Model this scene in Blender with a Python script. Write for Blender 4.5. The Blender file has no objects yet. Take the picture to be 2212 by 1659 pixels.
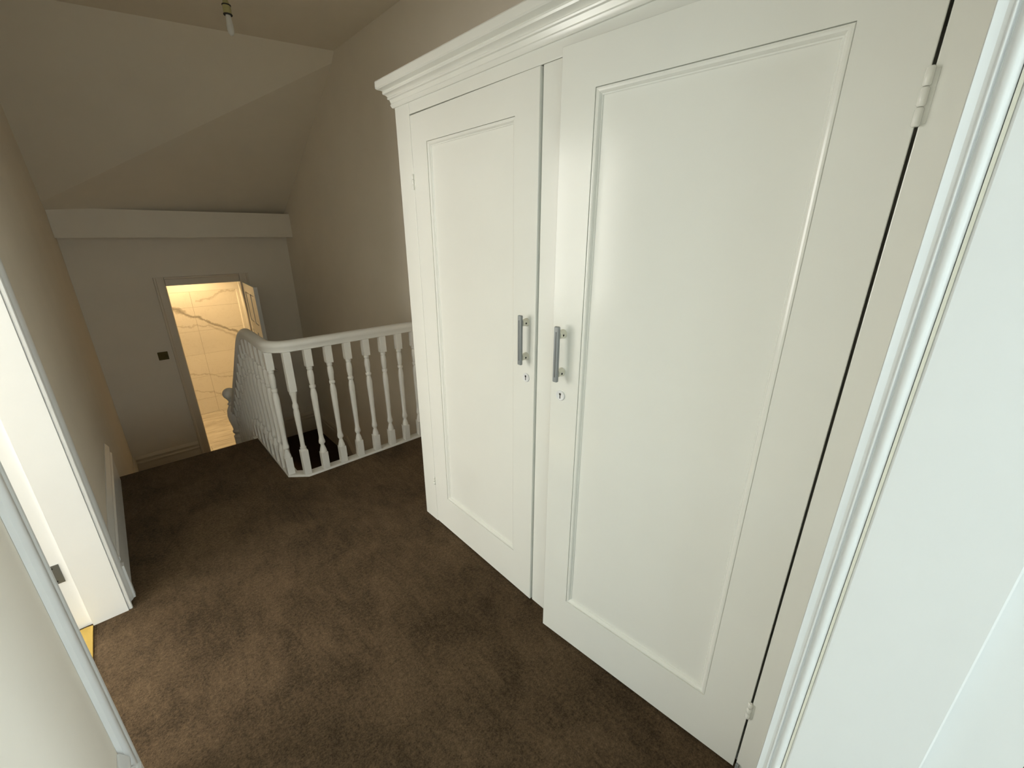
import bpy, bmesh, math, random
from math import radians, sin, cos, pi
from mathutils import Vector, Matrix

C = bpy.context.scene.collection
scene = bpy.context.scene

# ------------------------------------------------------------------ camera
cam_d = bpy.data.cameras.new('camera')
cam = bpy.data.objects.new('camera', cam_d); C.objects.link(cam)
cam_d.sensor_fit = 'HORIZONTAL'; cam_d.sensor_width = 36.0
cam_d.lens = 905.46 / 2212 * 36.0
cam_d.clip_start = 0.01; cam_d.clip_end = 60
yaw, pitch, roll = radians(43.127), radians(19.781), radians(0.069)
fwd = Vector((sin(yaw)*cos(pitch), cos(yaw)*cos(pitch), -sin(pitch)))
rgt = Vector((cos(yaw), -sin(yaw), 0)); upv = rgt.cross(fwd)
r2 = rgt*cos(roll) + upv*sin(roll); u2 = -rgt*sin(roll) + upv*cos(roll)
M = Matrix((r2, u2, -fwd)).transposed().to_4x4(); M.translation = (0, 0, 1.5)
cam.matrix_world = M
scene.camera = cam

# ------------------------------------------------------------------ world, view
w = bpy.data.worlds.new('world'); scene.world = w; w.use_nodes = True
w.node_tree.nodes['Background'].inputs[0].default_value = (0.75, 0.85, 1.0, 1)
w.node_tree.nodes['Background'].inputs[1].default_value = 0.3
scene.view_settings.view_transform = 'Standard'
scene.view_settings.look = 'None'
scene.view_settings.gamma = 1.0
scene.view_settings.use_curve_mapping = False
scene.view_settings.exposure = 0.30
scene.cycles.max_bounces = 9
scene.cycles.diffuse_bounces = 8
scene.cycles.use_denoising = True
scene.cycles.sample_clamp_indirect = 6.0

def area(name, loc, size, power, col, look):
    d = bpy.data.lights.new(name, 'AREA'); d.shape = 'RECTANGLE'; d.size, d.size_y = size
    d.energy = power; d.color = col
    o = bpy.data.objects.new(name, d); C.objects.link(o); o.location = loc
    o.rotation_euler = (Vector(look) - Vector(loc)).to_track_quat('-Z', 'Y').to_euler()
    return o
def spot(name, loc, power, col, ang=150, r=0.04):
    d = bpy.data.lights.new(name, 'SPOT'); d.energy = power; d.color = col; d.shadow_soft_size = r
    d.spot_size = radians(ang); d.spot_blend = 0.6
    o = bpy.data.objects.new(name, d); C.objects.link(o); o.location = loc
    return o
DAY = (0.80, 0.93, 1.0)
# daylight from the window of the room behind the camera, and of the room left of the landing; plus two added fills
area('window_light_rear', (0.45, -3.38, 1.5), (2.2, 1.8), 36, DAY, (0.35, 0, 1.5))
area('fill_light_rear_left', (-1.66, -1.3, 1.5), (1.4, 1.6), 15, DAY, (0.5, 0.1, 1.3))  # added fill for the right lining and right wardrobe door, no known window
area('window_light_rear_right', (2.58, -2.8, 1.3), (1.2, 1.4), 240, DAY, (-.2, .5, 1.0))
area('window_light_side', (-2.92, 1.7, 1.5), (2.2, 1.9), 74, (1.0, 0.985, 0.94), (0, 1.7, 1.3))
area('fill_light_side_end', (-1.65, 3.52, 1.5), (1.9, 1.9), 98, (1.0, 0.985, 0.94), (-.4, 1.2, 1.3))  # added fill that evens out the two wardrobe doors, no known window
# bathroom downlights
for (x, y, p) in ((0.62, 5.93, 22), (0.55, 6.9, 36)):
    spot('bathroom_downlight', (x, y, 1.25), p, (1.0, 0.64, 0.28))
# added warm fill below the stairs, no known lamp there
spot('lower_stair_fill', (1.1, 1.4, -1.2), 5, (1.0, 0.6, 0.3))

# ------------------------------------------------------------------ materials
def nt(name):
    m = bpy.data.materials.new(name); m.use_nodes = True
    t = m.node_tree; return m, t, t.nodes['Principled BSDF']
def add(t, typ, **kw):
    n = t.nodes.new(typ)
    for k, v in kw.items(): setattr(n, k, v)
    return n
def coords(t, scale=(1, 1, 1), world=True):
    if world:
        g = add(t, 'ShaderNodeNewGeometry'); out = g.outputs['Position']
    else:
        g = add(t, 'ShaderNodeTexCoord'); out = g.outputs['Object']
    mp = add(t, 'ShaderNodeMapping'); mp.inputs['Scale'].default_value = scale
    t.links.new(out, mp.inputs['Vector']); return mp.outputs[0]
def noise(t, vec, scale, detail=4, rough=.5, dist=0):
    n = add(t, 'ShaderNodeTexNoise'); n.inputs['Scale'].default_value = scale
    n.inputs['Detail'].default_value = detail; n.inputs['Roughness'].default_value = rough
    n.inputs['Distortion'].default_value = dist
    t.links.new(vec, n.inputs['Vector']); return n.outputs['Fac']
def ramp(t, fac, stops):
    r = add(t, 'ShaderNodeValToRGB'); e = r.color_ramp.elements
    while len(e) < len(stops): e.new(0.5)
    for i, (p, c) in enumerate(stops):
        e[i].position = p; e[i].color = (*c, 1) if len(c) == 3 else c
    t.links.new(fac, r.inputs[0]); return r.outputs[0]
def bump(t, bsdf, h, strength, dist=0.002):
    b = add(t, 'ShaderNodeBump'); b.inputs['Strength'].default_value = strength
    b.inputs['Distance'].default_value = dist
    t.links.new(h, b.inputs['Height']); t.links.new(b.outputs[0], bsdf.inputs['Normal'])
def paint(name, col, rough, var=.03, bscale=60, bstr=.12, bdist=.001, spec=.5):
    m, t, b = nt(name)
    v = coords(t)
    c1 = tuple(max(0, x*(1-var)) for x in col); c2 = tuple(min(1, x*(1+var)) for x in col)
    t.links.new(ramp(t, noise(t, v, 3, 5, .6), [(.3, c1), (.7, c2)]), b.inputs['Base Color'])
    b.inputs['Roughness'].default_value = rough
    b.inputs['Specular IOR Level'].default_value = spec
    bump(t, b, noise(t, v, bscale, 3), bstr, bdist)
    return m
M_wall = paint('wall_emulsion', (.82, .765, .67), .85, .02, 90, .25, .0008)
M_ceil = paint('ceiling_emulsion', (.82, .76, .65), .9, .02, 60, .25, .0008)
M_room = paint('room_emulsion', (.80, .80, .76), .85, .02, 90, .25, .0008)
M_gloss = paint('white_gloss_paint', (.79, .795, .74), .2, .015, 25, .10, .001)
M_trim = paint('white_trim_gloss', (.74, .75, .745), .32, .02, 35, .2, .001)
M_far = paint('magnolia_trim', (.70, .63, .52), .4, .02, 50, .2)
M_bal = paint('baluster_gloss', (.76, .75, .71), .3, .02, 50, .15, .0006)
M_cream = paint('worn_cream_paint', (.74, .71, .60), .5, .08, 120, .6, .001)
M_dark = paint('dark_gap', (.02, .018, .015), .9, 0, 60, 0)
M_grey = paint('grey_plastic', (.27, .29, .29), .42, .08, 200, .2, .0003)
M_groove = paint('dark_grey_inlay', (.13, .14, .14), .4, .05)
M_post = paint('yellowed_white_paint', (.74, .72, .60), .35, .05, 80, .3, .0006)
M_bulb = paint('frosted_bulb', (.55, .54, .50), .3, 0)

def metal(name, col, rough):
    m, t, b = nt(name); b.inputs['Base Color'].default_value = (*col, 1)
    b.inputs['Metallic'].default_value = 1; b.inputs['Roughness'].default_value = rough
    bump(t, b, noise(t, coords(t, (1, 1, 1)), 300, 2), .15, .0003)
    return m
M_brass = metal('brass', (.78, .55, .16), .3)
M_oldbrass = metal('aged_brass', (.12, .085, .03), .42)
M_steel = metal('dull_steel', (.22, .24, .25), .45)
M_chrome = metal('chrome', (.6, .6, .6), .12)

def carpet(name, lo, hi):
    m, t, b = nt(name)
    v = coords(t)
    patch = noise(t, v, 3.2, 4, .62, .6)
    streak = noise(t, coords(t, (26, 9, 1)), 1.0, 3, .6, .8)
    tuft = noise(t, v, 190, 5, .85)
    speck = noise(t, v, 85, 3, .7)
    def mix(a, c, f):
        n = add(t, 'ShaderNodeMath', operation='MULTIPLY_ADD')
        t.links.new(a, n.inputs[0]); n.inputs[1].default_value = f
        if isinstance(c, float): n.inputs[2].default_value = c
        else: t.links.new(c, n.inputs[2])
        return n.outputs[0]
    s = mix(tuft, mix(speck, mix(streak, mix(patch, 0.0, .23), .13), .26), .44)
    t.links.new(ramp(t, s, [(.44, lo), (.53, tuple((a*.6+c*.4) for a, c in zip(lo, hi))), (.63, hi)]), b.inputs['Base Color'])
    b.inputs['Roughness'].default_value = 1.0
    b.inputs['Specular IOR Level'].default_value = .1
    b.inputs['Sheen Weight'].default_value = .15; b.inputs['Sheen Roughness'].default_value = .5
    b.inputs['Sheen Tint'].default_value = (.75, .6, .45, 1)
    bump(t, b, mix(tuft, mix(speck, mix(patch, 0.0, .5), .7), 1.0), .9, .006)
    return m
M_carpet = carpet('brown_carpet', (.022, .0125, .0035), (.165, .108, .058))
M_carpet2 = carpet('shaded_stair_carpet', (.012, .006, .004), (.05, .028, .018))  # same brown carpet, its colour darkened to stand for stairwell shade

def marble():
    m, t, b = nt('marble_tile')
    g = add(t, 'ShaderNodeNewGeometry'); pos = g.outputs['Position']
    sep = add(t, 'ShaderNodeSeparateXYZ'); t.links.new(pos, sep.inputs[0])
    def mth(op, a, b_=None, c=None):
        n = add(t, 'ShaderNodeMath', operation=op)
        for i, q in enumerate((a, b_, c)):
            if q is None: continue
            if isinstance(q, (int, float)): n.inputs[i].default_value = q
            else: t.links.new(q, n.inputs[i])
        return n.outputs[0]
    n1 = noise(t, pos, 3.0, 5, .6); n2 = noise(t, pos, 9, 4, .6); n3 = noise(t, pos, 2.2, 3)
    def vein(x0, z0, slope, wid, x1, x2):
        # distance of the point from a wavering line z = z0 + slope (x - x0)
        d = mth('SUBTRACT', sep.outputs[2], mth('ADD', mth('MULTIPLY', mth('SUBTRACT', sep.outputs[0], x0), slope), z0))
        d = mth('ADD', d, mth('MULTIPLY', mth('SUBTRACT', n1, .5), .28))
        d = mth('ADD', d, mth('MULTIPLY', mth('SUBTRACT', n2, .5), .07))
        wv = mth('MULTIPLY', mth('ADD', n3, .05), wid)
        v = mth('SUBTRACT', 1.0, mth('DIVIDE', mth('ABSOLUTE', d), wv))
        v = mth('MAXIMUM', v, 0.0)
        inside = mth('MULTIPLY', mth('GREATER_THAN', sep.outputs[0], x1), mth('LESS_THAN', sep.outputs[0], x2))
        return mth('MULTIPLY', v, inside)
    vs = [vein(.58, .47, -.55, .06, .3, 1.25), vein(.60, .28, -.12, .03, .3, .9), vein(.98, .18, -.75, .06, .88, 1.4),
          vein(.9, .62, .2, .03, .8, 1.4), vein(.9, -.5, -.2, .03, .5, 1.4), vein(.7, -.72, -.35, .03, .3, 1.0), vein(.1, .2, -.6, .05, -.5, .5)]
    tot = vs[0]
    for v in vs[1:]: tot = mth('MAXIMUM', tot, mth('MULTIPLY', v, .4))
    fine = ramp(t, noise(t, pos, 4, 8, .7, 1.2), [(.485, (0, 0, 0)), (.5, (.10, .10, .10)), (.515, (0, 0, 0))])
    tot = mth('ADD', tot, fine)
    t.links.new(ramp(t, tot, [(0, (.80, .79, .76)), (.5, (.55, .53, .49)), (1, (.34, .33, .30))]), b.inputs['Base Color'])
    b.inputs['Roughness'].default_value = .08
    return m
M_marble = marble()
def planks():
    m, t, b = nt('grey_wood_plank')
    v = coords(t, (1.2, 14, 1))
    t.links.new(ramp(t, noise(t, v, 2.2, 6, .65, .8), [(.3, (.36, .33, .30)), (.5, (.62, .60, .56)), (.7, (.80, .78, .75))]), b.inputs['Base Color'])
    b.inputs['Roughness'].default_value = .45
    return m
M_plank = planks()
M_grout = paint('grout', (.45, .43, .40), .9)

# ------------------------------------------------------------------ mesh helpers (world coordinates)
def box(bm, x0, x1, y0, y1, z0, z1, bev=0.0, seg=2):
    x0, x1 = min(x0, x1), max(x0, x1); y0, y1 = min(y0, y1), max(y0, y1); z0, z1 = min(z0, z1), max(z0, z1)
    r = bmesh.ops.create_cube(bm, size=1)
    vs = r['verts']
    for v in vs:
        v.co = Vector(((x0+x1)/2 + v.co.x*(x1-x0), (y0+y1)/2 + v.co.y*(y1-y0), (z0+z1)/2 + v.co.z*(z1-z0)))
    if bev > 0:
        es = list({e for v in vs for e in v.link_edges})
        bmesh.ops.bevel(bm, geom=es, offset=bev, segments=seg, affect='EDGES', profile=.5)
    return bm
def prism(bm, poly, axis, a, b):
    """extrude a closed 2D polygon along an axis; poly gives the two other coordinates in x,y,z order"""
    def mk(p, t):
        c = list(p); c.insert('xyz'.index(axis), t); return bm.verts.new(c)
    A = [mk(p, a) for p in poly]; B = [mk(p, b) for p in poly]
    n = len(poly)
    bm.faces.new(A); bm.faces.new(B[::-1])
    for i in range(n): bm.faces.new((A[i], A[(i+1) % n], B[(i+1) % n], B[i]))
    bmesh.ops.recalc_face_normals(bm, faces=bm.faces)
    return bm
def sweep(bm, path, prof, up=Vector((0, 0, 1)), closed_ends=True, out_dir=None, vertical_sections=True):
    """path: list of Vectors; prof: closed loop of (side, height); mitred at the corners"""
    n = len(path); rings = []
    for i, p in enumerate(path):
        d0 = (path[i]-path[i-1]).normalized() if i > 0 else (path[1]-path[0]).normalized()
        d1 = (path[i+1]-path[i]).normalized() if i < n-1 else d0
        h0 = Vector((d0.x, d0.y, 0)).normalized() if Vector((d0.x, d0.y, 0)).length > 1e-6 else Vector((0, 1, 0))
        h1 = Vector((d1.x, d1.y, 0)).normalized() if Vector((d1.x, d1.y, 0)).length > 1e-6 else h0
        s0 = Vector((h0.y, -h0.x, 0)); s1 = Vector((h1.y, -h1.x, 0))
        s = (s0+s1).normalized(); k = 1/max(.3, s.dot(s0)); s = s*k
        rings.append([bm.verts.new(p + s*a + up*b) for a, b in prof])
    m = len(prof)
    for i in range(n-1):
        for j in range(m):
            bm.faces.new((rings[i][j], rings[i][(j+1) % m], rings[i+1][(j+1) % m], rings[i+1][j]))
    if closed_ends:
        bm.faces.new(rings[0][::-1]); bm.faces.new(rings[-1])
    bmesh.ops.recalc_face_normals(bm, faces=bm.faces)
    return bm
def lathe(bm, cx, cy, prof, seg=20, axis='z', origin=None):
    rings = []
    for r, z in prof:
        rg = []
        for k in range(seg):
            a = 2*pi*k/seg
            if axis == 'z': co = (cx + r*cos(a), cy + r*sin(a), z)
            elif axis == 'x': co = (z, cx + r*cos(a), cy + r*sin(a))
            else: co = (cx + r*cos(a), z, cy + r*sin(a))
            rg.append(bm.verts.new(co))
        rings.append(rg)
    for i in range(len(rings)-1):
        for k in range(seg):
            bm.faces.new((rings[i][k], rings[i][(k+1) % seg], rings[i+1][(k+1) % seg], rings[i+1][k]))
    bm.faces.new(rings[0][::-1]); bm.faces.new(rings[-1])
    bmesh.ops.recalc_face_normals(bm, faces=bm.faces)
    return bm
def NB(): return bmesh.new()
def wloc(o):
    v = Vector((0, 0, 0))
    while o: v = v + o.location; o = o.parent
    return v
def obj(name, bm, mat, parent=None, smooth=False, angle=35, xf=None):
    if xf is not None: bmesh.ops.transform(bm, matrix=xf, verts=bm.verts)
    xs = [v.co for v in bm.verts]
    lo = Vector([min(c[i] for c in xs) for i in range(3)]); hi = Vector([max(c[i] for c in xs) for i in range(3)])
    org = Vector(((lo.x+hi.x)/2, (lo.y+hi.y)/2, lo.z))
    for v in bm.verts: v.co -= org
    me = bpy.data.meshes.new(name); bm.to_mesh(me); bm.free()
    me.materials.append(mat)
    if smooth:
        for p in me.polygons: p.use_smooth = True
        try: me.set_sharp_from_angle(angle=radians(angle))
        except Exception: pass
    o = bpy.data.objects.new(name, me); C.objects.link(o)
    o.location = org - (wloc(parent) if parent else Vector((0, 0, 0)))
    if parent: o.parent = parent
    return o
def dup(o, loc, parent=None):
    c = o.copy(); C.objects.link(c); c.parent = parent or o.parent; c.location = loc; return c
def empty(name, loc):
    o = bpy.data.objects.new(name, None); C.objects.link(o); o.location = loc; o.empty_display_size = .1; return o
def thing(name, label, cat, loc=None, o=None, group=None):
    if o is None: o = empty(name, loc)
    o['label'] = label; o['category'] = cat
    if group: o['group'] = group
    return o
def struct(o, label=None):
    o['kind'] = 'structure'
    if label: o['label'] = label
    return o

# ------------------------------------------------------------------ dimensions
XL, XR, YF = -.262, 1.640, 5.670      # hall walls
ZM, ZC = -1.04, 2.80                  # half landing, ceiling
ZB = -3.7                             # floor below the stairs

# ------------------------------------------------------------------ floor
bm = NB()
prism(bm, [(XL-.1, .02), (XR+.02, .02), (XR+.02, 2.68), (.64, 2.68), (.60, 2.73), (.60, 3.48), (XL-.1, 3.48)], 'z', -.22, 0)
f1 = obj('floor', bm, M_carpet); struct(f1, 'brown carpet of the upper landing')
bm = NB(); box(bm, -.25, .5, -.13, .0195, -.2, 0)
struct(obj('floor', bm, M_carpet), 'brown carpet running through the near doorway')
bm = NB(); box(bm, -1.7, 2.6, -3.5, -.1305, -.2, 0)
struct(obj('floor', bm, M_carpet), 'carpet of the room behind the camera')
bm = NB(); box(bm, -3.0, XL-.101, .2, 3.6, -.2, -.001)
struct(obj('floor', bm, M_carpet), 'floor of the side room beyond the left doorway')
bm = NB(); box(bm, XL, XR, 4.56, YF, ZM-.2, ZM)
struct(obj('floor', bm, M_carpet2), 'brown carpet of the half landing below, stairwell shade painted in')
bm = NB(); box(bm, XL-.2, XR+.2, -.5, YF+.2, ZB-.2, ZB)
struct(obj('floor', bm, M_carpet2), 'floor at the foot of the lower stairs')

# ------------------------------------------------------------------ walls
DY0, DY1, DH = 1.272, 2.084, 1.99     # left doorway opening (lining faces) and head
bm = NB()
for a in ((.02, DY0-.03, ZB, 2.8), (DY1+.03, YF+.12, ZB, 2.8), (DY0-.03, DY1+.03, DH+.03, 2.8), (DY0-.03, DY1+.03, ZB, -.2)):
    box(bm, XL-.12, XL, a[0], a[1], a[2], a[3])
struct(obj('wall_left', bm, M_wall))
bm = NB(); box(bm, XR, XR+.12, -.13, YF+.12, ZB, 2.8)
struct(obj('wall_right', bm, M_wall))
BX0, BX1, BH = .408, 1.074, .981      # bathroom doorway
bm = NB()
for a in ((XL, BX0-.02, ZB, 2.0), (BX1+.02, XR, ZB, 2.0), (BX0-.02, BX1+.02, BH+.02, 2.0), (BX0-.02, BX1+.02, ZB, ZM-.05)):
    box(bm, a[0], a[1], YF, YF+.13, a[2], a[3])
struct(obj('wall_far', bm, M_wall))
NX0, NX1, NH = -.25, .50, 2.0         # near doorway
bm = NB()
box(bm, -1.7, NX0-.02, -.13, .02, -.2, 2.8); box(bm, NX1+.03, XR, -.13, .02, -.2, 2.8)
box(bm, XR+.12, 2.6, -.13, .02, -.2, 2.8)
box(bm, NX0-.02, NX1+.03, -.13, .02, NH+.02, 2.8)
struct(obj('wall_near', bm, M_room))
# ceilings
bm = NB()
ridge = [(XL-.12, 4.28), (XR+.12, 3.70)]
vs = [(XL-.12, -.13), (XR+.12, -.13), ridge[1], ridge[0]]
A = [bm.verts.new((x, y, ZC)) for x, y in vs]; B = [bm.verts.new((x, y, ZC+.1)) for x, y in vs]
bm.faces.new(A[::-1]); bm.faces.new(B)
for i in range(4): bm.faces.new((A[i], A[(i+1) % 4], B[(i+1) % 4], B[i]))
struct(obj('ceiling', bm, M_ceil), 'flat ceiling over the landing')
bm = NB()
vs = [(ridge[0][0], ridge[0][1], ZC), (ridge[1][0], ridge[1][1], ZC), (XR+.12, 5.42, 1.715), (XR+.12, YF+.13, 1.60), (XL-.12, YF+.13, 1.56), (XL-.12, 5.42, 1.672)]
A = [bm.verts.new(v) for v in vs]; B = [bm.verts.new((v[0], v[1]+.08, v[2]+.12)) for v in vs]
bm.faces.new(A); bm.faces.new(B[::-1])
for i in range(6): bm.faces.new((A[i], A[(i+1) % 6], B[(i+1) % 6], B[i]))
bmesh.ops.recalc_face_normals(bm, faces=bm.faces)
struct(obj('ceiling', bm, M_ceil), 'sloping ceiling above the stairs')
bm = NB()
vs = [(5.42, 1.457), (YF-.001, 1.457), (YF-.001, 1.60), (5.42, 1.70)]
prism(bm, vs, 'x', XL+.001, XR-.001)
struct(obj('trim_1', bm, M_wall), 'boxed beam across the far wall under the sloping ceiling')

# rooms that feed the daylight
bm = NB()
box(bm, -1.82, -1.7, -3.6, .02, -.2, 2.8); box(bm, 2.6, 2.72, -3.6, .02, -.2, 2.8); box(bm, -1.7, 2.6, -3.62, -3.5, -.2, 2.8)
struct(obj('wall_rear', bm, M_room))
bm = NB(); box(bm, -1.82, 2.72, -3.62, -.131, 2.8, 2.9); struct(obj('ceiling', bm, M_room), 'ceiling of the room behind the camera')
bm = NB()
box(bm, -3.12, -3.0, .1, 3.7, -.2, 2.8); box(bm, -3.0, XL-.121, .08, .2, -.2, 2.8); box(bm, -3.0, XL-.121, 3.6, 3.72, -.2, 2.8)
struct(obj('wall_side', bm, M_room))
bm = NB(); box(bm, -3.12, XL-.121, .08, 3.72, 2.8, 2.9); struct(obj('ceiling', bm, M_room), 'ceiling of the side room')

# ------------------------------------------------------------------ near doorway (the one the photographer stands in)
d = struct(empty('door_1', (.5, 0, 0)), 'white painted doorway lining nearest the wardrobe')
bm = NB()
# lining on the right: flat face, rebate step towards the room
prism(bm, [(NX1+.029, -.145), (NX1+.014, -.145), (NX1+.013, -.092), (NX1+.001, -.0905), (NX1, -.089), (NX1, .0070), (NX1+.0008, .0078),
           (NX1+.0035, .0092), (NX1+.0036, .0118), (NX1+.029, .0118)], 'z', 0, NH)
obj('jamb', bm, M_trim, d)
bm = NB()
# streak where the paint has worn to cream beside the roll
prism(bm, [(NX1+.0025, .0092), (NX1+.0034, .0094), (NX1+.0034, .0116), (NX1+.0026, .0118)], 'z', .35, 1.86)
sp = obj('paint_joint', bm, M_cream, d); sp['label'] = 'cream worn joint line'
bm = NB()
pts = []
for k in range(13):     # bull-nosed roll, then the quirk, the thin bead and the flat of the architrave
    a = radians(-75 + 150*k/12); pts.append((NX1+.006 - .0075*cos(a), .0175 + .0055*sin(a)))
pts += [(NX1+.0045, .0236), (NX1+.0028, .0242)]
for k in range(7):
    a = radians(-80 + 160*k/6); pts.append((NX1+.0035 - .0022*cos(a), .0256 + .0013*sin(a)))
pts += [(NX1+.0045, .0275), (NX1+.0055, .0300), (NX1+.0040, .0335), (NX1+.0032, .0358), (NX1+.0045, .0366), (NX1+.075, .040), (NX1+.078, .036), (NX1+.078, .0202), (NX1+.030, .0202), (NX1+.030, .0122)]
prism(bm, pts, 'z', 0, NH+.0)
obj('architrave', bm, M_trim, d, True, 30)
bm = NB(); box(bm, NX0-.018, NX0, -.13, .02, 0, NH); obj('jamb', bm, M_trim, d)
bm = NB(); box(bm, NX0-.018, NX1+.028, -.13, .035, NH, NH+.018); obj('head_lining', bm, M_trim, d)
bm = NB(); box(bm, NX0-.011, NX1+.078, .0202, .036, NH+.0185, NH+.09, .003); obj('head_architrave', bm, M_trim, d)

# ------------------------------------------------------------------ left doorway
d = struct(empty('door_2', (XL, 1.7, 0)), 'white painted doorway in the left wall')
def left_jamb(s, yj):
    # s=+1: the far jamb, facing the camera; s=-1: the near one
    bm = NB()
    P = [(-.245-.018, yj), (-.262, yj+.001*s), (-.262, yj+.029*s), (-.382, yj+.029*s), (-.44, yj+.029*s), (-.44, yj+.016*s), (-.374, yj+.016*s), (-.371, yj+.013*s), (-.371, yj)]
    prism(bm, P, 'z', 0, DH); obj('jamb', bm, M_trim, d)
    bm = NB()   # architrave: rounded arris, quirk, flat, outer moulding
    P = []
    for k in range(7):
        a = radians(180 - 90*k/6); P.append((-.2535 + .008*cos(a)*-1*-1, yj+.0135*s - 0*s + (-.008*sin(a))*s))
    P = [(-.2615, yj+.006*s), (-.256, yj+.0035*s), (-.251, yj+.0045*s), (-.2485, yj+.009*s), (-.250, yj+.014*s), (-.2535, yj+.0165*s), (-.2525, yj+.020*s),
         (-.2525, yj+.055*s), (-.248, yj+.060*s), (-.243, yj+.070*s), (-.2425, yj+.085*s), (-.246, yj+.092*s), (-.252, yj+.096*s), (-.2615, yj+.096*s)]
    prism(bm, P, 'z', 0, DH+.09); obj('architrave', bm, M_trim, d, True, 30)
    bm = NB()   # plinth block at the foot
    prism(bm, [(-.2614, yj+.07*s), (-.236, yj+.073*s), (-.236, yj+.1035*s), (-.2614, yj+.1035*s)], 'z', 0, .17)
    obj('plinth_block', bm, M_trim, d)
left_jamb(1, DY1); left_jamb(-1, DY0)
bm = NB(); box(bm, -.44, XL+.0, DY0, DY1, DH+.0005, DH+.025); obj('head_lining', bm, M_trim, d)
bm = NB(); box(bm, -.2612, -.246, DY0+.001, DY1-.001, DH+.006, DH+.09, .002); obj('head_architrave', bm, M_trim, d)
bm = NB()
box(bm, -.432, -.392, DY1+.0135, DY1+.0157, .235, .318, .0006)
sp = obj('strike_plate', bm, M_steel, d); sp['label'] = 'dull steel strike plate'
for z in (.247, .306):
    bm = NB(); lathe(bm, -.412, z, [(.0001, DY1+.0125), (.0035, DY1+.0126), (.0035, DY1+.0136)], 10, 'y'); obj('screw', bm, M_dark, sp)
bm = NB()
prism(bm, [(-.445, .0), (-.4435, .003), (-.42, .0065), (-.39, .0065), (-.3725, .004), (-.371, .0)], 'y', DY0, DY1)
# prism along y wants (x,z)
sp = obj('threshold_strip', bm, M_brass, d); sp['label'] = 'polished brass threshold strip'

# ------------------------------------------------------------------ bathroom doorway, leaf and frame
d = struct(empty('door_3', (.74, YF, ZM)), 'doorway to the bathroom in the far wall with open panelled door')
for s, x in ((-1, BX0), (1, BX1)):
    bm = NB(); box(bm, x, x+.018*s, YF, YF+.128, ZM, BH+.018); obj('jamb', bm, M_trim, d)
    bm = NB(); prism(bm, [(x, YF-.0005), (x+.004*s, YF-.012), (x+.02*s, YF-.014), (x+.065*s, YF-.014), (x+.072*s, YF-.022), (x+.086*s, YF-.022), (x+.09*s, YF-.016), (x+.09*s, YF-.0005)], 'z', ZM, BH+.09)
    obj('architrave', bm, M_far, d)
bm = NB(); box(bm, BX0, BX1, YF+.001, YF+.127, BH, BH+.018); obj('head_lining', bm, M_trim, d)
bm = NB(); prism(bm, [(YF-.0005, BH+.004), (YF-.014, BH+.006), (YF-.014, BH+.065), (YF-.022, BH+.072), (YF-.022, BH+.086), (YF-.0005, BH+.09)], 'x', BX0+.001, BX1-.001)
obj('head_architrave', bm, M_far, d)
bm = NB(); box(bm, BX0+.0005, BX0+.006, YF+.05, YF+.09, ZM, BH-.001, .002); obj('door_stop', bm, M_trim, d)
# leaf, built closed-local then swung: hinge at (1.083, 5.64)
hx, hy = 1.088, 5.635
ang = math.atan2(1.050-hx, 5.00-hy)  # direction of the leaf in plan
u = Vector((1.050-hx, 5.00-hy, 0)).normalized(); nrm = Vector((u.y, -u.x, 0))   # nrm faces -x
if nrm.x > 0: nrm = -nrm
LW, LT = .640, .036
XF = Matrix(((u.x, nrm.x, 0, hx), (u.y, nrm.y, 0, hy), (0, 0, 1, 0), (0, 0, 0, 1)))
# local: s along the leaf, t towards the visible face, z
leaf_z0, leaf_z1 = ZM+.008, BH-.006
cols = [(.085, .285), (.355, .555)]; rows = [(ZM+.20, ZM+.80), (ZM+.95, ZM+1.50), (ZM+1.60, ZM+1.92)]
bm = NB()
xs = [0, *cols[0], *cols[1], LW]
zs = [leaf_z0, *rows[0], *rows[1], *rows[2], leaf_z1]
box(bm, 0, LW, -LT, -.012, leaf_z0, leaf_z1)
for i in (0, 2, 4): box(bm, xs[i], xs[i+1], -.013, 0, leaf_z0, leaf_z1)
for i in (0, 2, 4, 6):
    for c in cols: box(bm, c[0], c[1], -.013, 0, zs[i], zs[i+1])
leaf = obj('door_leaf', bm, M_trim, d, xf=XF)
def raised_panel(s0, s1, z0, z1, mat, parent, xf, depth=.0115):
    bm = NB(); loops = []
    for ins, t in ((.001, -depth+.0005), (.008, -depth+.001), (.012, -.004), (.018, -.007), (.030, -.004)):
        loops.append([bm.verts.new((a, t, b)) for a, b in ((s0+ins, z0+ins), (s1-ins, z0+ins), (s1-ins, z1-ins), (s0+ins, z1-ins))])
    for a, b in zip(loops, loops[1:]):
        for k in range(4): bm.faces.new((a[k], a[(k+1) % 4], b[(k+1) % 4], b[k]))
    bm.faces.new(loops[-1])
    bmesh.ops.recalc_face_normals(bm, faces=bm.faces)
    return obj('panel', bm, mat, parent, xf=xf)
for c in cols:
    for r in rows: raised_panel(c[0], c[1], r[0], r[1], M_trim, leaf, XF)
bm = NB(); lathe(bm, LW-.06, ZM+1.09, [(.022, -LT-.007), (.022, -LT-.001)], 16, 'y')
lathe(bm, LW-.06, ZM+1.09, [(.008, -LT-.045), (.008, -LT-.006)], 12, 'y')
box(bm, LW-.17, LW-.05, -LT-.052, -LT-.038, ZM+1.082, ZM+1.098, .004)
h = obj('door_handle', bm, M_chrome, leaf, True, xf=XF)
for z in (ZM+.25, ZM+1.75):
    bm = NB(); lathe(bm, hx+.004, hy+.012, [(.006, z), (.006, z+.09)], 12); obj('hinge', bm, M_chrome, leaf)

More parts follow.
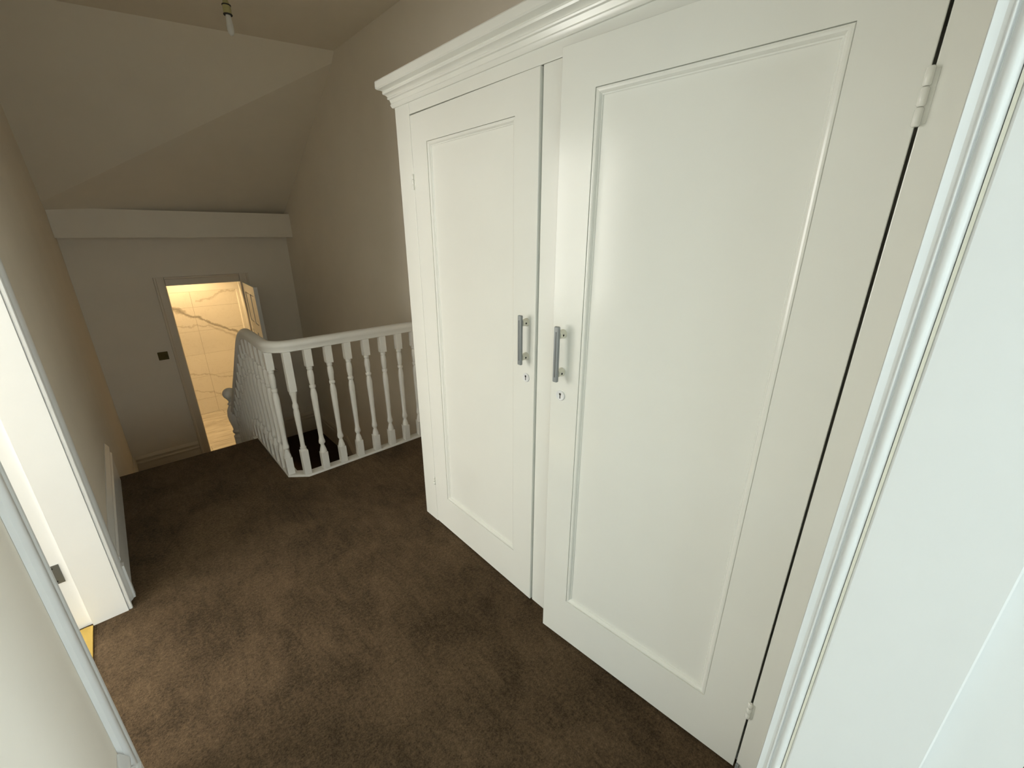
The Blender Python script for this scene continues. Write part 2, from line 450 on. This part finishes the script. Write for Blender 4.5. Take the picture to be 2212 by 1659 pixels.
# ------------------------------------------------------------------ bathroom
bx0, bx1, by1, bz1 = -.6, 1.335, 7.32, 1.30
d = struct(empty('wall_bathroom', (.4, by1, ZM)), 'marble tiled bathroom walls')
bm = NB(); box(bm, bx0, bx1, by1+.001, by1+.1, ZM-.1, bz1); obj('backing', bm, M_grout, d)
xcols = [bx0, -.443, .157, .757, bx1]; zr = [-1.04, -.81, -.477, -.144, .190, .523, .857, 1.19, bz1]
for i in range(4):
    for j in range(8):
        bm = NB(); box(bm, xcols[i]+.001, xcols[i+1]-.001, by1-.008, by1+.0005, zr[j]+.001, zr[j+1]-.001, .0008, 1)
        obj('tile', bm, M_marble, d)
ys = [5.8, 6.12, 6.72, by1-.008]
bm = NB(); box(bm, bx1, bx1+.1, 5.8, by1, ZM-.1, bz1); obj('backing', bm, M_grout, d)
for i in range(3):
    for j in range(8):
        bm = NB(); box(bm, bx1-.008, bx1+.0005, ys[i]+.001, ys[i+1]-.001, zr[j]+.001, zr[j+1]-.001, .0008, 1)
        obj('tile', bm, M_marble, d)
bm = NB(); box(bm, bx0-.1, bx0, 5.8, by1, ZM-.1, bz1); obj('side_wall', bm, M_room, d)
bm = NB(); box(bm, bx0, XL-.12, 5.70, 5.799, ZM-.1, bz1); obj('side_wall', bm, M_room, d)
bm = NB(); box(bm, bx0-.1, bx1+.1, 5.80, by1+.1, bz1, bz1+.1); struct(obj('ceiling', bm, M_room), 'bathroom ceiling')
bm = NB(); box(bm, bx0+.001, bx1-.009, 6.35, 6.42, .835, bz1-.001, .003); struct(obj('trim_2', bm, M_trim), 'bulkhead across the bathroom')
bm = NB(); box(bm, 1.146, bx1-.009, 6.35, 6.42, ZM+.0005, .834, .003); struct(obj('trim_3', bm, M_trim), 'upright panel at the right of the bathroom')
d = struct(empty('floor', (.4, 6.5, ZM)), 'bathroom floor of pale grey wood planks')
bm = NB(); box(bm, bx0, bx1, YF+.001, by1, ZM-.1, ZM-.012); obj('backing', bm, M_grout, d)
y = YF+.001; k = 0
random.seed(4)
while y < by1-.02:
    y2 = min(y+.185, by1-.009)
    cut = [bx0, .1+.35*(k % 3), bx1-.009]
    for a, b in zip(cut, cut[1:]):
        bm = NB(); box(bm, max(a, BX0+.001 if y < YF+.12 else bx0)+.001, min(b, BX1-.001 if y < YF+.12 else 9)-.001, y+.001, y2-.001, ZM-.012, ZM, .001, 1)
        obj('plank', bm, M_plank, d)
    y = y2; k += 1

# ------------------------------------------------------------------ skirtings
SK = [(0, 0), (.016, 0), (.016, .175), (.020, .185), (.020, .198), (.013, .206), (.013, .222), (.018, .232), (.018, .240), (.008, .262), (.004, .270), (0, .270)]
def skirt_x(name, x, s, y0, y1, z, h=1.0, lab=None, mat=None):     # on a wall x = const, face direction s
    bm = NB(); prism(bm, [(x+s*a, 0) for a, b in SK], 'y', y0, y1) if False else None
    A = [bm.verts.new((x+s*a, y0, z+b*h)) for a, b in SK]; B = [bm.verts.new((x+s*a, y1, z+b*h)) for a, b in SK]
    n = len(SK); bm.faces.new(A); bm.faces.new(B[::-1])
    for i in range(n): bm.faces.new((A[i], A[(i+1) % n], B[(i+1) % n], B[i]))
    bmesh.ops.recalc_face_normals(bm, faces=bm.faces)
    return struct(obj(name, bm, M_far if z < -.5 else M_trim), lab)
skirt_x('baseboard_left', XL+.0005, 1, DY1+.105, 3.42, .0005, lab='tall moulded skirting on the left wall of the landing')
skirt_x('baseboard_left', XL+.0005, 1, .045, DY0-.105, .0005, lab='skirting on the left wall before the doorway')
skirt_x('baseboard_left', XL+.0005, 1, 4.60, YF-.02, ZM+.0005, lab='skirting on the left wall of the half landing')
skirt_x('baseboard_right', XR-.0005, -1, 4.62, YF-.02, ZM+.0005, lab='skirting on the right wall of the half landing')
def skirt_y(name, y, x0, x1, z, lab):
    bm = NB()
    A = [bm.verts.new((x0, y-a, z+b)) for a, b in SK]; B = [bm.verts.new((x1, y-a, z+b)) for a, b in SK]
    n = len(SK); bm.faces.new(A); bm.faces.new(B[::-1])
    for i in range(n): bm.faces.new((A[i], A[(i+1) % n], B[(i+1) % n], B[i]))
    bmesh.ops.recalc_face_normals(bm, faces=bm.faces)
    return struct(obj(name, bm, M_far if z < -.5 else M_trim), lab)
skirt_y('baseboard_far', YF-.0005, XL+.001, BX0-.092, ZM+.0005, 'skirting left of the bathroom doorway')
skirt_y('baseboard_far', YF-.0005, BX1+.092, XR-.001, ZM+.0005, 'skirting right of the bathroom doorway')
# raking skirting beside the lower flight
bm = NB()
PITCH = .173/.205
def zr_(y): return ZM + (y-4.62)*PITCH
y0, y1 = 2.2, 4.62
prof = [(0, -.02), (.016, -.02), (.016, .23), (.020, .245), (.020, .262), (.012, .275), (.012, .295), (.018, .31), (.008, .335), (0, .345)]
A = [bm.verts.new((XR-.0005-a, y0, zr_(y0)+b)) for a, b in prof]; B = [bm.verts.new((XR-.0005-a, y1, zr_(y1)+b*.79)) for a, b in prof]
n = len(prof); bm.faces.new(A); bm.faces.new(B[::-1])
for i in range(n): bm.faces.new((A[i], A[(i+1) % n], B[(i+1) % n], B[i]))
bmesh.ops.recalc_face_normals(bm, faces=bm.faces)
struct(obj('baseboard_right', bm, M_far), 'raking skirting beside the lower stairs')

# ------------------------------------------------------------------ stairs
st = thing('staircase', 'brown carpeted stairs dropping from the upper landing to the half landing', 'stairs', (.15, 3.48, ZM))
for k in range(5):
    bm = NB(); box(bm, XL+.001, .532, 3.4805+.205*k, 3.48+.205*(k+1)-.0005, ZM, -.173*(k+1), .012, 3)
    obj('step', bm, M_carpet, st)
sp = thing('staircase', 'lower flight in brown carpet with shade painted in, seen through the balusters at the right wall', 'stairs', (1.14, 4.6, ZB))
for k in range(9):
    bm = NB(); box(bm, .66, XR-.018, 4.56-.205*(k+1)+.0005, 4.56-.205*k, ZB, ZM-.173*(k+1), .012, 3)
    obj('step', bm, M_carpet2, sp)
# spandrel wall between the two flights
bm = NB(); prism(bm, [(2.75, ZB), (2.75, -.22), (3.48, -.25), (4.50, ZM-.02), (4.555, ZM-.02), (4.555, ZB)], 'x', .596, .655)
struct(obj('wall_spandrel', bm, M_wall))
bm = NB(); box(bm, .66, XR, 2.60, 2.679, -1.9, -.221); struct(obj('wall_well', bm, M_wall))

# ------------------------------------------------------------------ balustrade
bl = thing('balustrade', 'white painted balustrade with turned balusters round the stairwell', 'railing', (1.0, 2.66, 0))
# base rail with the clipped corner
path = [Vector((XR-.001, 2.662, 0)), Vector((.665, 2.662, 0)), Vector((.578, 2.735, 0)), Vector((.578, 3.47, 0))]
bm = NB(); sweep(bm, path, [(-.0232, .0), (.040, .0), (.040, .010), (.037, .0135), (-.021, .0135), (-.0232, .011)])
obj('base_rail', bm, M_bal, bl)
path = [Vector((XR-.001, 2.706, 0)), Vector((.675, 2.706, 0)), Vector((.618, 2.752, 0)), Vector((.618, 3.46, 0))]
bm = NB(); sweep(bm, path, [(-.01, -.30), (.006, -.30), (.006, -.001), (-.01, -.001)])
obj('fascia', bm, M_bal, bl)
# hand rail: profile swept round the corner, then easing down the stair
def rail_prof():
    P = []
    for k in range(17):
        a = radians(-20 + 220*k/16); P.append((.030*cos(a), .040 + .027*sin(a)))
    P += [(-.022, .018), (-.024, .004), (-.020, 0), (.020, 0), (.024, .004), (.022, .018)]
    return P
ZR = .838
path = [Vector((XR-.001, 2.662, ZR)), Vector((1.2, 2.662, ZR)), Vector((.76, 2.662, ZR))]
for k in range(1, 9):
    a = radians(90*k/9); path.append(Vector((.70-.122*sin(a)+.0, 2.784-.122*cos(a), ZR)))
path.append(Vector((.578, 2.80, ZR)))
path.append(Vector((.578, 3.05, ZR+.002)))
SL = .845
y_e0, y_e1 = 3.17, 3.49   # easing from level into the rake
for k in range(1, 9):
    t = k/8; y = y_e0+(y_e1-y_e0)*t
    path.append(Vector((.578, y, ZR + .002*(1-t) - SL*(y_e1-y_e0)*t*t/2)))
zend = ZR - SL*(y_e1-y_e0)/2
path.append(Vector((.578, 4.0, zend-SL*(4.0-y_e1)))); path.append(Vector((.578, 4.475, zend-SL*(4.475-y_e1))))
def rail_z(y):
    if y < y_e0: return ZR
    if y < y_e1: t = (y-y_e0)/(y_e1-y_e0); return ZR - SL*(y_e1-y_e0)*t*t/2
    return zend - SL*(y-y_e1)
bm = NB(); sweep(bm, path, rail_prof()); obj('handrail', bm, M_bal, bl, True, 40)
def baluster_bm(H, x, y, z0, odd=False):
    """square blocks, vase, rings, long taper, bulb and neck"""
    h = .0215; bm = NB()
    if odd: tb, bb = .305, .79
    else: tb, bb = .135, .855
    zt = lambda f: z0 + H*(1-f)
    def block(fa, fb):
        box(bm, x-h, x+h, y-h, y+h, zt(fb), zt(fa), .0015, 1)
    block(0, tb); block(bb, 1)
    if odd: pr = [(.018, tb), (.0185, tb+.015), (.015, tb+.03), (.011, tb+.09), (.014, tb+.105), (.0155, tb+.118), (.0155, tb+.13), (.012, tb+.14), (.0145, tb+.155), (.0155, tb+.18), (.0125, tb+.32), (.0115, tb+.42), (.0125, bb-.03), (.0165, bb-.025), (.0165, bb-.012), (.0135, bb-.01), (.019, bb)]
    else: pr = [(.012, tb), (.0155, tb+.012), (.0155, tb+.020), (.0115, tb+.028), (.0145, tb+.036), (.0165, tb+.06), (.0165, tb+.085), (.0135, tb+.135), (.0115, tb+.145), (.0165, tb+.153), (.0165, tb+.168), (.0115, tb+.176),
                (.0150, tb+.20), (.0170, tb+.225), (.0168, tb+.26), (.0152, tb+.38), (.0133, tb+.52), (.0125, tb+.575), (.0135, tb+.60), (.0175, tb+.625), (.0175, tb+.64), (.0105, tb+.652), (.0105, tb+.662), (.0165, bb-.028), (.0190, bb-.010), (.0190, bb)]
    lathe(bm, x, y, [(min(r*1.12, h), zt(f)) for r, f in pr][::-1], 16)
    return bm
HB = .824
first = obj('baluster', baluster_bm(HB, .776, 2.662, .014), M_bal, bl, True, 40)
for i, x in enumerate((.898, 1.020, 1.145, 1.265, 1.386, 1.507)):
    dup(first, first.location + Vector((x-.776, 0, 0)))
o = obj('baluster', baluster_bm(HB, .659, 2.667, .014, True), M_bal, bl, True, 40); o['label'] = 'baluster with an extra long square top block'
for y in (2.742, 2.862, 2.982, 3.102):
    dup(first, first.location + Vector((.578-.776, y-2.662, 0)))
for k in range(11):
    y = 3.215 + .113*k
    if y > 4.44: break
    zb = .014 if y < 3.47 else max(.02 - (y-3.52)*.845, ZM+.1) + .0
    Hh = rail_z(y)+.012 - zb
    obj('baluster', baluster_bm(Hh, .578, y, zb), M_bal, bl, True, 40)
bm = NB(); prism(bm, [(3.482, -.25), (3.482, -.002), (3.54, -.002), (4.470, -.787), (4.470, ZM+.001), (4.40, ZM+.001), (3.60, -.30)], 'x', .5335, .594)
obj('string', bm, M_bal, bl)
# newel post with ball finial
bm = NB(); nx, ny = .575, 4.512
q = .040
box(bm, nx-q, nx+q, ny-q, ny+q, ZM, ZM+.66, .004)
lathe(bm, nx, ny, [(.030, ZM+.659), (.044, ZM+.668), (.046, ZM+.680), (.036, ZM+.692), (.030, ZM+.705), (.044, ZM+.722), (.046, ZM+.736), (.034, ZM+.752), (.040, ZM+.79), (.052, ZM+.85), (.056, ZM+.90), (.050, ZM+.95), (.034, ZM+.985), (.026, ZM+1.0)], 24)
nw = obj('newel_post', bm, M_bal, bl, True, 40)
bm = NB()
zc = 1.5-1.425
pr = [(.024, ZM+1.001), (.034, ZM+1.008), (.034, ZM+1.018), (.022, ZM+1.028), (.022, ZM+1.045)]
R = .056
for k in range(1, 13):
    a = radians(-62 + 150*k/12); pr.append((max(R*cos(a), .0005), zc + R*sin(a)))
lathe(bm, nx, ny, pr, 24); obj('ball_finial', bm, M_bal, nw, True, 60)

# ------------------------------------------------------------------ wardrobe
WX, WY0, WY1, WZ, WD = 1.022, .022, 1.802, 1.988, 1.618
wd = thing('wardrobe', 'large white painted double wardrobe with moulded cornice, right door ajar', 'wardrobe', ((WX+WD)/2, .9, 0))
bm = NB()
box(bm, WX+.024, WD, WY0, WY0+.02, .0005, WZ); box(bm, WX+.024, WD, WY1-.02, WY1, .0005, WZ)
box(bm, WD-.012, WD, WY0+.0201, WY1-.0201, .0005, WZ); box(bm, WX+.024, WD-.0121, WY0+.0201, WY1-.0201, WZ-.02, WZ+.03)
box(bm, WX+.03, WD-.0121, WY0+.0201, WY1-.0201, .0005, .03); box(bm, WX+.05, WD-.0121, .918, .938, .031, WZ-.021)
obj('carcass', bm, M_gloss, wd)
H0, H1 = 1.690, .126        # hinge lines of the two doors
F1, F2 = .967, .889         # free edges when shut
def frame_piece(name, y0, y1, z0, z1):
    bm = NB(); box(bm, WX, WX+.0238, y0, y1, z0, z1, .0015, 2); obj(name, bm, M_gloss, wd)
frame_piece('stile', H0+.002, WY1, .0005, WZ); frame_piece('stile', F2-.022, F1-.004, .0005, 1.943); frame_piece('stile', WY0, H1-.005, .0005, WZ)
frame_piece('top_rail', H1-.006, H0+.001, 1.9445, WZ)
# cornice
P = [(0, WZ-.004), (.006, WZ-.004), (.010, WZ+.002), (.012, WZ+.008), (.009, WZ+.013), (.011, WZ+.018), (.013, WZ+.025), (.018, WZ+.027), (.0195, WZ+.031), (.018, WZ+.034), (.020, WZ+.038), (.026, WZ+.043),
     (.031, WZ+.045), (.033, WZ+.050), (.031, WZ+.056), (.036, WZ+.058), (.048, WZ+.062), (.052, WZ+.066), (.052, WZ+.088), (.050, WZ+.092), (0, WZ+.092)]
bm = NB()
rings = []
for (cx_, cy_, dx, dy) in ((WX-.0005, WY0, -1, 0), (WX-.0005, WY1+.0005, -1, 1), (WD, WY1+.0005, 0, 1)):
    rings.append([bm.verts.new((cx_+dx*a, cy_+dy*a, b)) for a, b in P])
n = len(P)
for i in range(2):
    for j in range(n): bm.faces.new((rings[i][j], rings[i][(j+1) % n], rings[i+1][(j+1) % n], rings[i+1][j]))
bm.faces.new(rings[0][::-1]); bm.faces.new(rings[-1])
bmesh.ops.recalc_face_normals(bm, faces=bm.faces)
obj('cornice', bm, M_gloss, wd, True, 25)
def wardrobe_door(hy_, sgn, width, angle):
    """local s from the hinge to the free edge, t out of the face, z up; sgn is the y direction of s"""
    a = angle
    u = Vector((-sin(a), sgn*cos(a), 0)); nn = Vector((-cos(a), -sgn*sin(a), 0))
    X = Matrix(((u.x, nn.x, 0, WX), (u.y, nn.y, 0, hy_), (0, 0, 1, 0), (0, 0, 0, 1)))
    z0, z1 = .006, 1.940
    p = (.112, width-.104, .197, 1.836); T = .024
    bm = NB()
    # leaf ring: outer edge, face, opening, back panel
    def loop(s0, s1, za, zb, t): return [bm.verts.new((s, t, z)) for s, z in ((s0, za), (s1, za), (s1, zb), (s0, zb))]
    L = [loop(p[0]+.02, p[1]-.02, p[2]+.02, p[3]-.02, -T), loop(0, width, z0, z1, -T), loop(0, width, z0, z1, -.0012), loop(.0012, width-.0012, z0+.0012, z1-.0012, 0),
         loop(p[0], p[1], p[2], p[3], 0), loop(p[0]+.0005, p[1]-.0005, p[2]+.0005, p[3]-.0005, -.014), loop(p[0]+.02, p[1]-.02, p[2]+.02, p[3]-.02, -.0185)]
    for A, B in zip(L, L[1:]):
        for k in range(4): bm.faces.new((A[k], A[(k+1) % 4], B[(k+1) % 4], B[k]))
    for k in range(4): pass
    bm.faces.new(L[0]); bm.faces.new(L[-1])
    bmesh.ops.recalc_face_normals(bm, faces=bm.faces)
    dr = obj('door', bm, M_gloss, wd, xf=X)
    # moulding round the panel and the flat panel
    bm = NB()
    L = [loop(p[0]+.0008+i, p[1]-.0008-i, p[2]+.0008+i, p[3]-.0008-i, t) for i, t in
         ((0, -.004), (.0004, -.0026), (.0015, -.0018), (.005, -.0015), (.009, -.0028), (.012, -.0060), (.0135, -.0092), (.016, -.0098), (.0175, -.0122), (.022, -.0128), (.034, -.0128))]
    for A, B in zip(L, L[1:]):
        for k in range(4): bm.faces.new((A[k], A[(k+1) % 4], B[(k+1) % 4], B[k]))
    bm.faces.new(L[-1])
    bmesh.ops.recalc_face_normals(bm, faces=bm.faces)
    obj('panel', bm, M_gloss, dr, True, 22, xf=X)
    sh = width-.040
    # bar handle on two painted posts
    bm = NB(); box(bm, sh-.0085, sh+.0085, .026, .037, 1.066, 1.240, .003, 3)
    hb = obj('handle', bm, M_grey, dr, True, 40, xf=X); hb['label'] = 'grey bar handle'
    bm = NB()
    box(bm, sh-.0022, sh+.0022, .0362, .0378, 1.082, 1.224, .0005, 1)
    obj('handle_inlay', bm, M_groove, dr, xf=X)
    for z in (1.092, 1.213):
        bm = NB()
        lathe(bm, sh, z, [(.0140, .0002), (.0140, .005), (.0125, .010), (.0118, .016), (.0125, .022), (.0125, .0262)], 18, 'y')
        o = obj('handle_post', bm, M_post, dr, True, 40, xf=X)
        bm = NB()   # screw socket on the side of the post
        sd = -sgn
        lathe(bm, .015, z-.001, [(.0030, sh+sd*.0105), (.0030, sh+sd*.0131)], 10, 'x')
        obj('screw', bm, M_dark, dr, xf=X)
    # escutcheon with keyhole
    zk = 1.012
    bm = NB(); lathe(bm, sh, zk, [(.0165, .0002), (.0165, .0030), (.0145, .0042), (.0130, .0036), (.0005, .0034)], 24, 'y')
    e = obj('escutcheon', bm, M_trim, dr, True, 30, xf=X)
    bm = NB(); lathe(bm, sh, zk+.005, [(.0038, .0030), (.0038, .0038)], 12, 'y'); box(bm, sh-.0016, sh+.0016, .0030, .0038, zk-.010, zk+.005)
    obj('keyhole', bm, M_dark, dr, xf=X)
    return dr, X
d1, X1 = wardrobe_door(H0, -1, H0-F1, radians(.75))
d2, X2 = wardrobe_door(H1, 1, .722, radians(4.55))
def hinge(y, zc_, hgt):
    bm = NB()
    n = 3
    for k in range(n):
        a = zc_-hgt/2 + hgt*k/n; r = .0062
        lathe(bm, WX-.004, y, [(r*.7, a+.0006), (r, a+.003), (r, a+hgt/n-.003), (r*.7, a+hgt/n-.0006)], 12)
    box(bm, WX-.0012, WX+.004, y-.012, y-.001, zc_-hgt/2+.004, zc_+hgt/2-.004, .0005, 1)
    return obj('hinge', bm, M_gloss, wd, True, 40)
hinge(H1-.001, 1.706, .085); hinge(H1-.001, .255, .06)
bm = NB(); box(bm, WX-.008, WX-.0005, .112, .1205, .004, .034, .001, 1); fo = obj('foot_glide', bm, M_grey, wd); fo['label'] = 'small grey plastic glide'
hinge(H0+.001, 1.70, .06); hinge(H0+.001, .26, .05)

# ------------------------------------------------------------------ light switch on the far wall
t = thing('light_switch', 'square aged brass light switch beside the bathroom doorway', 'switch', (.230, YF, .225))
bm = NB(); box(bm, .186, .272, YF-.0065, YF-.0003, .226, .312, .003, 2); obj('plate', bm, M_oldbrass, t)
for x in (.212, .246):
    bm = NB(); box(bm, x-.009, x+.009, YF-.0105, YF-.0066, .255, .284, .002, 2); obj('rocker', bm, M_oldbrass, t)

# ------------------------------------------------------------------ ceiling pendant
px, py = .668, 2.60
t = thing('pendant_light', 'bare bulb in a brass lampholder hanging from the landing ceiling', 'lamp', (px, py, 2.36))
bm = NB(); lathe(bm, px, py, [(.0028, 2.500), (.0028, 2.79)], 8); obj('cord', bm, M_bulb, t)
bm = NB(); lathe(bm, px, py, [(.045, 2.776), (.045, 2.79), (.03, 2.7995)], 24); obj('ceiling_rose', bm, M_trim, t, True, 30)
bm = NB(); lathe(bm, px, py, [(.016, 2.433), (.0165, 2.436), (.0165, 2.462), (.014, 2.470), (.007, 2.50)], 20); hb = obj('lampholder', bm, paint('lampholder_brass', (.34, .31, .14), .35), t, True, 40)
for z in (2.4285, 2.463):
    bm = NB(); lathe(bm, px, py, [(.0178, z), (.0186, z+.002), (.0178, z+.0045)], 20); obj('dark_ring', bm, M_dark, hb, True)
bm = NB(); lathe(bm, px, py, [(.0005, 2.352), (.007, 2.354), (.012, 2.362), (.0145, 2.375), (.0145, 2.39), (.012, 2.41), (.010, 2.4284)], 20)
obj('bulb', bm, M_bulb, t, True, 60)
